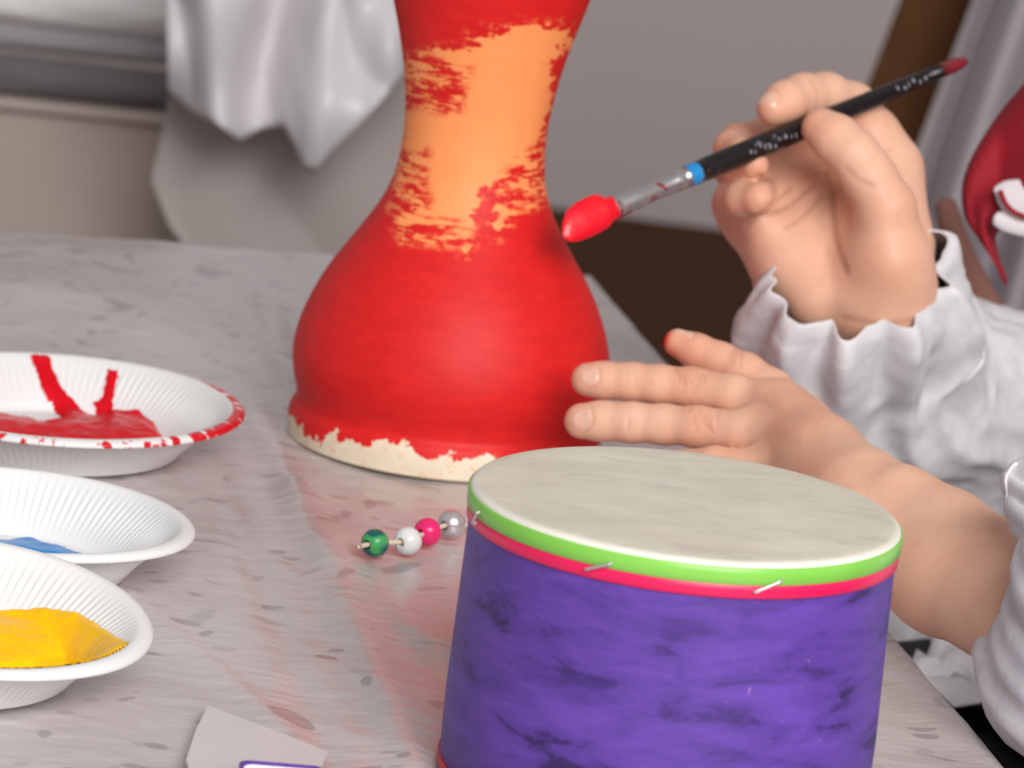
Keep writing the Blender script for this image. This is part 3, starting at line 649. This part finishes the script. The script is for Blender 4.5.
thuR = [(894, 300, 1.280, 34), (891, 250, 1.270, 33), (886, 208, 1.266, 29), (869, 177, 1.265, 26.5), (853, 154, 1.266, 25), (836, 139, 1.269, 24), (822, 128.5, 1.272, 20.5)]
idxR = [(895, 240, 1.30, 22), (889, 170, 1.318, 24), (874, 131, 1.318, 22), (853, 105, 1.312, 22), (826, 95, 1.302, 22), (803, 96, 1.293, 22), (785, 102, 1.284, 20.5), (774, 109, 1.28, 17.5)]
midR = [(870, 250, 1.305, 22), (838, 152, 1.334, 22), (765, 138, 1.328, 20), (738, 142, 1.308, 18), (731, 148, 1.296, 16.5), (742, 152, 1.282, 14.5)]
rinR = [(850, 260, 1.305, 22), (788, 175, 1.33, 21), (740, 163, 1.318, 19.5), (731, 168, 1.298, 17), (738, 168, 1.282, 15.5), (755, 166, 1.271, 14)]
pinR = [(830, 270, 1.30, 22), (752, 216, 1.313, 22), (737, 202, 1.305, 20), (735, 198, 1.288, 19), (744, 199, 1.274, 18.5), (758, 199, 1.266, 17)]
nailsR = [(P(766, 104, 1.276), P(757, 112, 1.28)-P(800, 96, 1.293), up_*.75+camz*.6-_r*.5, 12*S(1.28), 11*S(1.28))]
crR = [([(826, 172), (832, 190), (833, 215), (836, 245), (846, 272)], 3.6, .0006, 9), ([(822, 196), (805, 215), (786, 228)], 2.6, .0004, 9), ([(812, 186), (790, 205), (768, 214)], 2.6, .00045, 9), ([(790, 188), (772, 203), (748, 226)], 2.4, .0004, 9),
       ([(842, 318), (880, 326), (918, 320)], 3.4, .0003, 9), ([(846, 168), (858, 180), (872, 186)], 3.0, .0003, 9), ([(812, 80), (818, 92), (816, 108)], 2.2, .0003, 9), ([(758, 176), (772, 180), (776, 196)], 2.6, .0007, 9), ([(806, 226), (815, 262), (840, 300)], 16, -.0008, 9), ([(880, 230), (890, 265)], 18, -.001, 9)]
blR = [(P(717, 165, 1.30), .016, 1.0), (P(722, 195, 1.295), .012, 1.0), (P(735, 215, 1.30), .01, .8), (P(735, 125, 1.31), .014, .9), (P(757, 166, 1.265), .006, .5), (P(760, 198, 1.26), .007, .5), (P(765, 110, 1.28), .008, .6), (P(806, 122, 1.27), .008, .5), (P(830, 165, 1.31), .016, .6)]
stR = [(P(714, 165, 1.31), .013, .44), (P(716, 195, 1.303), .011, .44), (P(726, 218, 1.31), .010, .40), (P(722, 130, 1.31), .010, .36)]
RV, RF, RA = build_arm(palmR, [thuR, idxR, midR, rinR, pinR], .0009, nailsR, crR, blR, stR)
elR, elL = P(1055, 492, 1.422), P(1125, 665, .977)
hip = np.array([.50, 1.19, -.17]); chest = np.array([.445, 1.19, .06]); neck = np.array([.41, 1.19, .19]); head = np.array([.375, 1.19, .31])
shR, shL = np.array([.44, 1.335, .125]), np.array([.43, 1.045, .125])
# trunk, head, upper arms and legs, seated beside the table
F = Field((.02, .86, FLOOR), (.66, 1.50, .47), .005); D = F.blank()
def cn(a, b, ra, rb_, k=.03): F.cone(D, np.array(a, float), np.array(b, float), ra, rb_, k)
for s_ in (-1, 1):
    o_ = np.array([0, .05*s_, 0]); cn(hip+o_*.9, chest+o_, .082, .085); cn(chest+o_, chest+np.array([-.01, .08*s_, .06]), .08, .05)
    cn(hip+o_, np.array([.17, 1.19+.085*s_, -.135]), .072, .052); cn((.17, 1.19+.085*s_, -.135), (.20, 1.19+.085*s_, FLOOR+.06), .05, .033); cn((.20, 1.19+.085*s_, FLOOR+.05), (.09, 1.19+.095*s_, FLOOR+.025), .032, .024)
cn(chest, neck, .06, .043); cn(neck, head-np.array([0, 0, .05]), .042, .045)
cn(head+np.array([.02, 0, .025]), head+np.array([-.02, 0, .015]), .083, .078); cn(head+np.array([-.035, 0, -.045]), head+np.array([-.02, 0, 0]), .045, .062)
cn(head+np.array([-.098, 0, -.02]), head+np.array([-.088, 0, .01]), .011, .006, .012)      # nose
for s_ in (-1, 1):
    cn(head+np.array([.01, .082*s_, -.015]), head+np.array([.012, .084*s_, .015]), .012, .014, .008)   # ears
    cn(head+np.array([-.072, .032*s_, .012]), head+np.array([-.074, .03*s_, .010]), .014, .014, .01)   # eyes
cn(head+np.array([-.078, -.014, -.052]), head+np.array([-.078, .014, -.052]), .009, .009, .01)       # lips
cn(shR, elR, .040, .028); cn(shL, elL, .040, .030); cn(chest+np.array([0, .05, .05]), shR, .06, .05); cn(chest+np.array([0, -.05, .05]), shL, .06, .05)
TV, TF = surface_nets(D, F.lo, .005); TV = relax(TV, TF, 2)
sk = NT('skin'); v = sk.coords(); n1 = sk.noise(v, 26, 4, .6); n2 = sk.noise(v, 260, 3, .6)
c_ = sk.mix(sk.ramp(n1, .3, .7), srgb(226, 172, 144), srgb(234, 188, 162)); c_ = sk.mix(sk.ramp(n2, .55, .75, 0, .22), c_, srgb(206, 136, 108))
c_ = sk.mix(sk.math('MULTIPLY', sk.attr('blush'), .55), c_, srgb(212, 122, 92)); c_ = sk.mix(sk.math('MULTIPLY', sk.attr('crease'), .42), c_, srgb(158, 92, 68))
c_ = sk.mix(sk.math('MULTIPLY', sk.attr('nail'), .75), c_, srgb(232, 188, 170)); c_ = sk.mix(sk.ramp(sk.attr('stain'), .25, .75), c_, srgb(226, 40, 38))
sk.set('Base Color', c_); rg = sk.mix(sk.attr('nail'), (.50, .50, .50, 1), (.16, .16, .16, 1)); sk.set('Roughness', rg); sk.set('Specular IOR Level', .4); sk.set('Coat Weight', sk.math('MULTIPLY', sk.attr('nail'), .9)); sk.set('Coat Roughness', .12)
sk.set('Subsurface Weight', .18); sk.set('Subsurface Radius', (.010, .004, .002)); sk.set('Subsurface Scale', .35)
wv_ = sk.new('ShaderNodeTexVoronoi'); sk.link(v, wv_.inputs['Vector']); wv_.inputs['Scale'].default_value = 900
sk.bump(sk.math('ADD', sk.math('MULTIPLY', wv_.outputs['Distance'], .6), n2), .10, .0006)
per = empty('person', (.50, 1.19, FLOOR)); tag(per, 'person in a white protective gown holding a brush, one hand at the red drum', 'person'); pl = np.array(per.location)
att = {k: np.concatenate([LA[k], RA[k], np.zeros(len(TV))]) for k in LA}
mesh('body', np.concatenate([LV, RV, TV])-pl, np.concatenate([LF, RF+len(LV), TF+len(LV)+len(RV)]), sk.m, per, attrs=att)
# hair, trousers
Fh = Field((.24, 1.05, .16), (.52, 1.33, .45), .005); D = Fh.blank()
Fh.cone(D, head+np.array([.024, 0, .034]), head+np.array([-.012, 0, .030]), .088, .083, .02); Fh.cone(D, head+np.array([.05, 0, -.06]), head+np.array([.05, 0, .02]), .066, .075, .03)
hv, hf = surface_nets(D, Fh.lo, .005); hv = relax(hv, hf, 2)
keep = ~((hv[:, 0] < head[0]-.035) & (hv[:, 2] < head[2]+.055)); hf = hf[keep[hf].all(1)]
mesh('hair', hv-pl, hf, plain('brown_hair', srgb(86, 58, 42), .5, vs=120, var=.4), per)
trm = plain('black_cotton', srgb(30, 26, 28), .85, var=.2); prt = []
for s_ in (-1, 1):
    y = 1.19+.085*s_; pth = catmull([(.50, 1.19+.05*s_, -.17), (.36, y-.01*s_, -.15), (.22, y, -.135), (.155, y, -.155), (.165, y, -.24), (.19, y, -.40), (.20, y, FLOOR+.07)], 40)
    v, f = tube(pth, np.interp(np.linspace(0, 1, 40), [0, .35, .5, .6, 1], [.09, .072, .066, .062, .046]), 28, up=(0, 1, 0)); prt.append((v-pl, f))
v, f = join(prt); mesh('trousers', v, f, trm, per)
for s_ in (-1, 1):
    y = 1.19+.09*s_; v, f = tube(catmull([(.235, y, FLOOR+.03), (.20, y, FLOOR+.032), (.13, y, FLOOR+.026), (.07, y, FLOOR+.02), (.05, y, FLOOR+.016)], 24), np.interp(np.linspace(0, 1, 24), [0, .15, .5, .9, 1], [.018, .030, .026, .019, .008]), 20); mesh('shoe', v-pl, f, plain('shoe_dark', srgb(50, 46, 52), .6), per)

# ------------------------------------------------------------------ gown
def cloth_tube(pts, ns, nt, seed, amp=.004, gather=0.0, up=(0, 0, 1), flare=0.0, slant=None, fold=0.0):
    q = catmull(pts, ns); path = q[:, :3]; ra = q[:, 3]; rb_ = q[:, 4] if q.shape[1] > 4 else ra
    T, A, B = frames(path, up); th = np.arange(nt)*2*PI/nt; out = np.zeros((ns, nt, 3))
    arc = np.concatenate([[0], np.cumsum(np.linalg.norm(np.diff(path, axis=0), axis=1))])
    for i in range(ns):
        for j in range(nt):
            c_, s_ = math.cos(th[j]), math.sin(th[j]); base_ = path[i]+A[i]*c_*ra[i]+B[i]*s_*rb_[i]
            nr = A[i]*c_+B[i]*s_
            g1 = mn.noise(Vector((c_*2.2+seed, s_*2.2, arc[i]*17)))
            g2 = 1-abs(mn.noise(Vector((c_*2.6+seed*2, s_*2.6, arc[i]*24+1.4*s_))))*2
            g3 = mn.noise(Vector((base_[0]*120+seed, base_[1]*120, base_[2]*120)))
            ge = math.exp(-arc[i]/.022)
            ru = gather*ge*(math.sin(th[j]*17+2.5*mn.noise(Vector((c_*2, s_*2, seed))))+.6*math.sin(th[j]*29+seed))
            pl_ = math.sin(th[j]*9+3*mn.noise(Vector((c_*1.5, s_*1.5, arc[i]*9+seed))))*math.exp(-((arc[i]-.012)/.03)**2)
            d = amp*(g1*1.0+g2*.60+.10*g3+.55*pl_)*(1-.35*ge)+ru+fold*math.sin(arc[i]*210+3*g1)*(.6+.4*math.sin(th[j]*2+seed))
            out[i, j] = base_+nr*d
            if slant is not None: out[i, j] += slant(c_, s_)*math.exp(-arc[i]/.04)
    return out.reshape(-1, 3), [tuple(x) for x in grid_faces(ns, nt, wrap_m=True)]
def W(x, y, d, r, r2=None): return tuple(P(x, y, d))+(r*S(d), (r2 or r)*S(d))
gnm = NT('white_nonwoven'); v = gnm.coords(); n1 = gnm.noise(v, 60, 4, .6); n2 = gnm.noise(v, 420, 3, .7)
gnm.set('Base Color', gnm.mix(gnm.ramp(n1, .35, .65), srgb(206, 204, 208), srgb(226, 224, 228))); gnm.set('Roughness', .75)
gnm.bump(gnm.math('ADD', gnm.math('MULTIPLY', n2, .2), n1), .3, .0016)
gp = []
gp.append(cloth_tube([W(859, 270, 1.280, 78, 86), W(858, 281, 1.285, 92, 100), W(856, 312, 1.300, 100, 112), W(856, 345, 1.322, 106, 116), W(890, 380, 1.352, 108, 106), W(950, 402, 1.378, 100, 100), W(1025, 420, 1.41, 104), tuple(elR*.72+shR*.28+np.array([0, 0, .006]))+(.046, .046), tuple(elR*.35+shR*.65)+(.050, .050), tuple(shR+np.array([-.002, -.006, .006]))+(.056, .056), tuple(shR+np.array([.01, -.07, .02]))+(.056, .056)], 150, 140, 3.1, .0075, .0007, up=tuple(_u*.93-_r*.36)))
gp.append(cloth_tube([W(1068, 582, 1.022, 102, 98), W(1072, 585, 1.018, 110, 108), W(1090, 596, 1.005, 110, 114), tuple(elL+np.array([.004, 0, .004]))+(.040, .041), tuple(elL*.62+shL*.38)+(.046, .046), tuple(elL*.25+shL*.75)+(.052, .052), tuple(shL+np.array([.002, .0, .004]))+(.064, .064), tuple(shL+np.array([.014, .07, .01]))+(.066, .066)], 110, 130, 8.4, .0065, .0007, up=tuple(_u), fold=.0022, slant=lambda c_, s_: _r*S(1.02)*(-100*abs(c_)**1.3+85*(s_+1)/2)))
def torso_tube():
    pts = [(.405, 1.19, .20, .055, .06), (.43, 1.19, .165, .10, .11), (.44, 1.19, .10, .115, .165), (.455, 1.19, 0, .125, .165), (.475, 1.19, -.10, .135, .17), (.48, 1.19, -.16, .14, .165), (.485, 1.19, -.21, .14, .16), (.485, 1.19, -.235, .14, .16)]
    return cloth_tube(pts, 90, 140, 5.7, .010, 0, up=(1, 0, 0))
gp.append(torso_tube())
# the lap of the gown, gathered over the thighs
lu = np.linspace(0, 1, 60); lw = np.linspace(0, 1, 80); LAP = []
for a in lu:
    for b in lw:
        x = .166+.29*a; y0_ = max(1.12, 1.225-1.8*(x-.184)) if x > .184 else 1.225; y = y0_+(1.43-y0_)*b; hump = math.exp(-((y-1.105)/.065)**2)+math.exp(-((y-1.275)/.065)**2)
        z = -.128+.065*min(1, max(hump, .86))+.03*a+.012*mn.noise(Vector((x*30, y*22, 4)))+.010*(1-abs(mn.noise(Vector((x*45+y*30, y*40, 9))))*2)
        z -= .06*max(0, .03-a)/.03
        LAP.append((x+.01*math.sin(y*60)*(1-a), y, z))
gp.append((np.array(LAP), [tuple(q) for q in grid_faces(60, 80)]))
v, f = join(gp); go = mesh('gown', v-pl, f, gnm.m, per)
sm = go.modifiers.new('thickness', 'SOLIDIFY'); sm.thickness = .0008; sm.offset = 0
# red scarf with a white bow, hanging at the chest behind the sleeve
srm = plain('red_wool', srgb(150, 8, 32), .8, var=.18, vs=60, bump=.3, bs=220)
sc_out = [(1180, -70), (1090, -10), (1030, 75), (1000, 112), (975, 150), (963, 180), (962, 205), (968, 224), (982, 238), (990, 250), (998, 272), (1004, 284), (1008, 281), (1000, 258), (996, 236), (1008, 226), (1030, 214), (1060, 190), (1120, 110), (1200, 20)]
sc_d = lambda x: 1.36-.0004*max(0, x-1000)
k = len(sc_out); cx_ = [P(x, y, sc_d(x)) for x, y in sc_out]
def puff(out, depth_f, th_, nring=5):
    cen = np.mean(np.array(out), 0); rows = []; k = len(out); o2 = catmull(out+out[:1], 4*k+1)[:-1]; sp_ = np.array(out, float)
    med = [(sp_[i]+sp_[k-1-i])/2 for i in range(k)]
    # spine-wise strips between the two long sides of the outline
    h = k//2; Lh = catmull(out[:h], 60); Rh = catmull(out[::-1][:k-h], 60); m = 14; vs_, n_ = [], 60
    for side in (-1, 1):
        for i in range(n_):
            wpx = np.hypot(*(Rh[i]-Lh[i]))
            for j in range(m+1):
                t = j/m; q = Lh[i]*(1-t)+Rh[i]*t; bulge = math.sqrt(max(0, 1-(2*t-1)**2))*min(th_, wpx*.5*S(1.36))
                bulge *= 1+.18*math.sin(t*9+i*.05)
                vs_.append(P(q[0], q[1], depth_f(q[0])+side*bulge))
    f1 = [tuple(q) for q in grid_faces(n_, m+1)]; off = n_*(m+1)
    return np.array(vs_), f1+[tuple(i+off for i in q[::-1]) for q in f1]
v, f = puff(sc_out, sc_d, .014); scf = mesh('scarf', v-pl, f, srm, per)
bwm = plain('white_ribbon', srgb(214, 208, 212), .6); prt = []
for pts, wd0 in (([(998, 202), (1004, 200), (1018, 199), (1040, 203), (1070, 212)], .0078), ([(994, 217), (1006, 222), (1024, 226), (1060, 232)], .004)):
    pth = catmull([P(x, y, 1.338) for x, y in pts], 30); v, f = tube(pth, np.stack([np.interp(np.linspace(0, 1, 30), [0, .08, .3, 1], [.3*wd0, .75*wd0, wd0, 1.2*wd0]), np.full(30, .0018)], -1), 14, up=tuple(_u)); prt.append((v-pl, f))
v, f = join(prt); mesh('ribbon', v, f, bwm, scf)
v, f = tube(catmull([P(x, y, 1.333) for x, y in ((1000, 190), (1006, 204), (1016, 213), (1032, 218), (1060, 220))], 24), .0011, 8); mesh('red_cord', v-pl, f, srm, scf)
swm = plain('brown_knit', srgb(150, 104, 92), .8, var=.15)
v, f = tube(catmull([P(x, y, d) for x, y, d in ((944, 198, 1.50), (950, 222, 1.50), (966, 268, 1.50), (1000, 330, 1.48), (1080, 420, 1.44))], 30), np.interp(np.linspace(0, 1, 30), [0, .08, .3, 1], [.002, .005, .006, .010]), 20); mesh('sweater', v-pl, f, swm, per)
# stool under the person
st_ = empty('stool', (.50, 1.19, FLOOR)); tag(st_, 'plain wooden stool under the person in the gown', 'stool')
v, f = lathe([(0, .30), (.16, .30), (.165, .305), (.165, .317), (.16, .322), (0, .322)], 48); mesh('seat', v, f, wood, st_)
for q in range(4):
    a = PI/4+q*PI/2; v, f = tube([(.12*math.cos(a), .12*math.sin(a), .301), (.15*math.cos(a), .15*math.sin(a), 0)], [.014, .014], 12, up=(1, 0, 0)); mesh('leg', v, f, wood, st_)

# ------------------------------------------------------------------ things behind
# low bench at the left with rolls of sheeting on it
bd_ = 2.5
bm2 = plain('taupe_panel', srgb(196, 180, 172), .7, var=.05, vs=6)
bp0, bp1 = P(-120, 86, bd_), P(330, 118, bd_)
bz = bp0[2]; bench = empty('bench', ((bp0[0]+bp1[0])/2, bp0[1]+.25, FLOOR)); tag(bench, 'low taupe bench behind the table, carrying rolls of sheeting', 'bench'); bl_ = np.array(bench.location)
v, f = box(bp0[0]-bl_[0], bp1[0]-bl_[0], -.25, .25, bz-.008-FLOOR, bz-FLOOR, .002); mesh('bench_top', v, f, bm2, bench, smooth=False)
v, f = box(bp0[0]-bl_[0]+.01, bp1[0]-bl_[0]-.01, -.24, .24, 0, bz-.008-FLOOR); mesh('front_panel', v, f, bm2, bench, smooth=False)
def roll(py, rpx, yoff, lab, mat, x0=-150, x1=215):
    a, b = P(x0, py, bd_), P(x1, py, bd_); r = rpx*S(bd_); y = bp0[1]+yoff; z = bz+r+.001 if py is None else None
    return a, b, r
def sheet_roll(x0, x1, y, z, r, lab, mat, seed):
    n, m = 60, 40; vv_ = np.zeros((n, m, 3))
    for i in range(n):
        for j in range(m):
            t = i/(n-1); a = j*2*PI/m; x = x0+(x1-x0)*t; q = r*(1+.10*mn.noise(Vector((x*14+seed, math.cos(a)*1.2, math.sin(a)*1.2)))+.05*mn.noise(Vector((x*50, math.cos(a)*3, math.sin(a)*3+seed))))
            vv_[i, j] = (x, y+q*math.cos(a), z+q*math.sin(a))
    c_ = np.array([(x0+x1)/2, y, z]); o = mesh('sheeting_roll', vv_.reshape(-1, 3)-c_, [tuple(q) for q in grid_faces(n, m, wrap_m=True)]+[tuple(range(m))[::-1], tuple(range((n-1)*m, n*m))], mat, loc=c_)
    return tag(o, lab, 'roll', 'rolls of sheeting on the bench')
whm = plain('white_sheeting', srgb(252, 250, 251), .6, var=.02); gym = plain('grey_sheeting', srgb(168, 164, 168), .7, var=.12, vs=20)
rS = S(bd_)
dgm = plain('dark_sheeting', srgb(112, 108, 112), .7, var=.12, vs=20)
xr = P(178, 20, bd_)[0]
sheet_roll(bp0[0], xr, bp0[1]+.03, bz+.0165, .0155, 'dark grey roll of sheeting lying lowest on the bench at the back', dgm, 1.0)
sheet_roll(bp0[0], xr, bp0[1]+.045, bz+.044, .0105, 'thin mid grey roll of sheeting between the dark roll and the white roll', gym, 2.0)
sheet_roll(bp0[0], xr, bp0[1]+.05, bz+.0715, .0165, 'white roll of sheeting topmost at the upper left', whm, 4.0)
# hanging film: a big pale sheet and a bunched white one in front of it, both hung from a line above the picture
def hang(name, left, right, top_y, bot, d, mat, lab, seed, amp, n=90, m=90, freq=3.0):
    vs_ = []
    for i in range(n):
        u = i/(n-1); x = left+(right-left)*u; yb = np.interp(x, [b[0] for b in bot], [b[1] for b in bot])
        for j in range(m):
            w_ = j/(m-1); y = top_y+(yb-top_y)*w_
            xx = x+ (np.interp(y, [b[1] for b in lft], [b[0] for b in lft])-left)*(1-u) if (lft := LEFTS.get(name+str(seed))) else x
            dep = d+amp*(math.sin(u*2*PI*freq+seed+4.5*mn.noise(Vector((u*2.2, w_*2.5, seed))))*(.3+.7*w_)+1.2*mn.noise(Vector((u*4+w_*2, w_*5, seed+3)))+.9*(1-2*abs(mn.noise(Vector((u*3-w_*2.5, w_*3.5, seed+7))))))
            vs_.append(P(xx, y, dep))
    vs_ = np.array(vs_); c_ = vs_.mean(0); o = mesh(name, vs_-c_, [tuple(q) for q in grid_faces(n, m)], mat, loc=c_)
    s_ = o.modifiers.new('thickness', 'SOLIDIFY'); s_.thickness = .0012; s_.offset = 0
    return tag(o, lab, 'sheet')
LEFTS = {'plastic_sheet1': [(170, 90), (166, 115), (150, 180), (168, 225), (188, 252), (190, 300)]}
flm = plain('pale_film', srgb(176, 164, 162), .5, var=.04, vs=8); whf = plain('white_film', srgb(226, 222, 226), .35, var=.04)
hang('plastic_sheet', 170, 500, -520, [(170, 330), (500, 330)], 2.34, flm, 'big pale film sheet hanging smooth behind the red drum', 1, .003, freq=1)
hang('plastic_sheet', 168, 420, -520, [(168, 92), (190, 112), (215, 122), (240, 140), (262, 128), (285, 126), (296, 148), (306, 170), (316, 172), (330, 155), (360, 124), (400, 80), (420, 62)], 2.22, whf, 'bunched white film with a pointed lower end, hanging at the upper left', 2, .024, freq=2.0)
ln = tube(catmull([P(-60, -540, 2.28), P(300, -522, 2.28), P(760, -480, 2.28)], 30), .002, 8); tag(mesh('clothes_line', ln[0], ln[1], wood), 'thin line from which the pale film sheets hang', 'line')
# leaning dark board and pale curtain at the right
def leaning(name, pts, d, th_, mat, lab, cat):
    a = [P(x, y, d) for x, y in pts]; nrm = _f*th_; v = a+[p+nrm for p in a]
    c_ = np.mean(v, 0); o = mesh(name, np.array(v)-c_, [(0, 1, 2, 3), (7, 6, 5, 4), (0, 4, 5, 1), (1, 5, 6, 2), (2, 6, 7, 3), (3, 7, 4, 0)], mat, loc=c_, smooth=False)
    bv = o.modifiers.new('edge', 'BEVEL'); bv.width = .004; bv.segments = 2
    return tag(o, lab, cat)
dw = NT('dark_stained_wood'); v = dw.coords((8, 8, 1)); dw.set('Base Color', dw.mix(dw.noise(v, 6, 4), srgb(88, 56, 34), srgb(112, 74, 46))); dw.set('Roughness', .8); dw.set('Specular IOR Level', .12)
dB = 3.0
yb_ = 640
leaning('wooden_board', [(938-.385*(-140)-36, -140), (938-.385*(-140)+36, -140), (938-.385*yb_+36, yb_), (938-.385*yb_-36, yb_)], dB, .03, dw.m, 'dark brown board leaning at a slant behind the raised hand', 'board')
vs_ = []; n, m = 120, 30
for i in range(n):
    u = i/(n-1)
    for j in range(m):
        w_ = j/(m-1); y = -140+w_*800; x = 975-.385*y*(1-.25*w_)+u*330
        dep = 2.85+.045*math.sin(u*2*PI*4.0+.5)+.01*math.sin(u*40)
        vs_.append(P(x, y, dep))
vs_ = np.array(vs_); c_ = vs_.mean(0); cu = mesh('curtain', vs_-c_, [tuple(q) for q in grid_faces(n, m)], plain('pale_grey_cloth', srgb(190, 182, 188), .8, var=.05), loc=c_)
s_ = cu.modifiers.new('thickness', 'SOLIDIFY'); s_.thickness = .002; tag(cu, 'pale grey curtain in folds at the right behind the person', 'curtain')
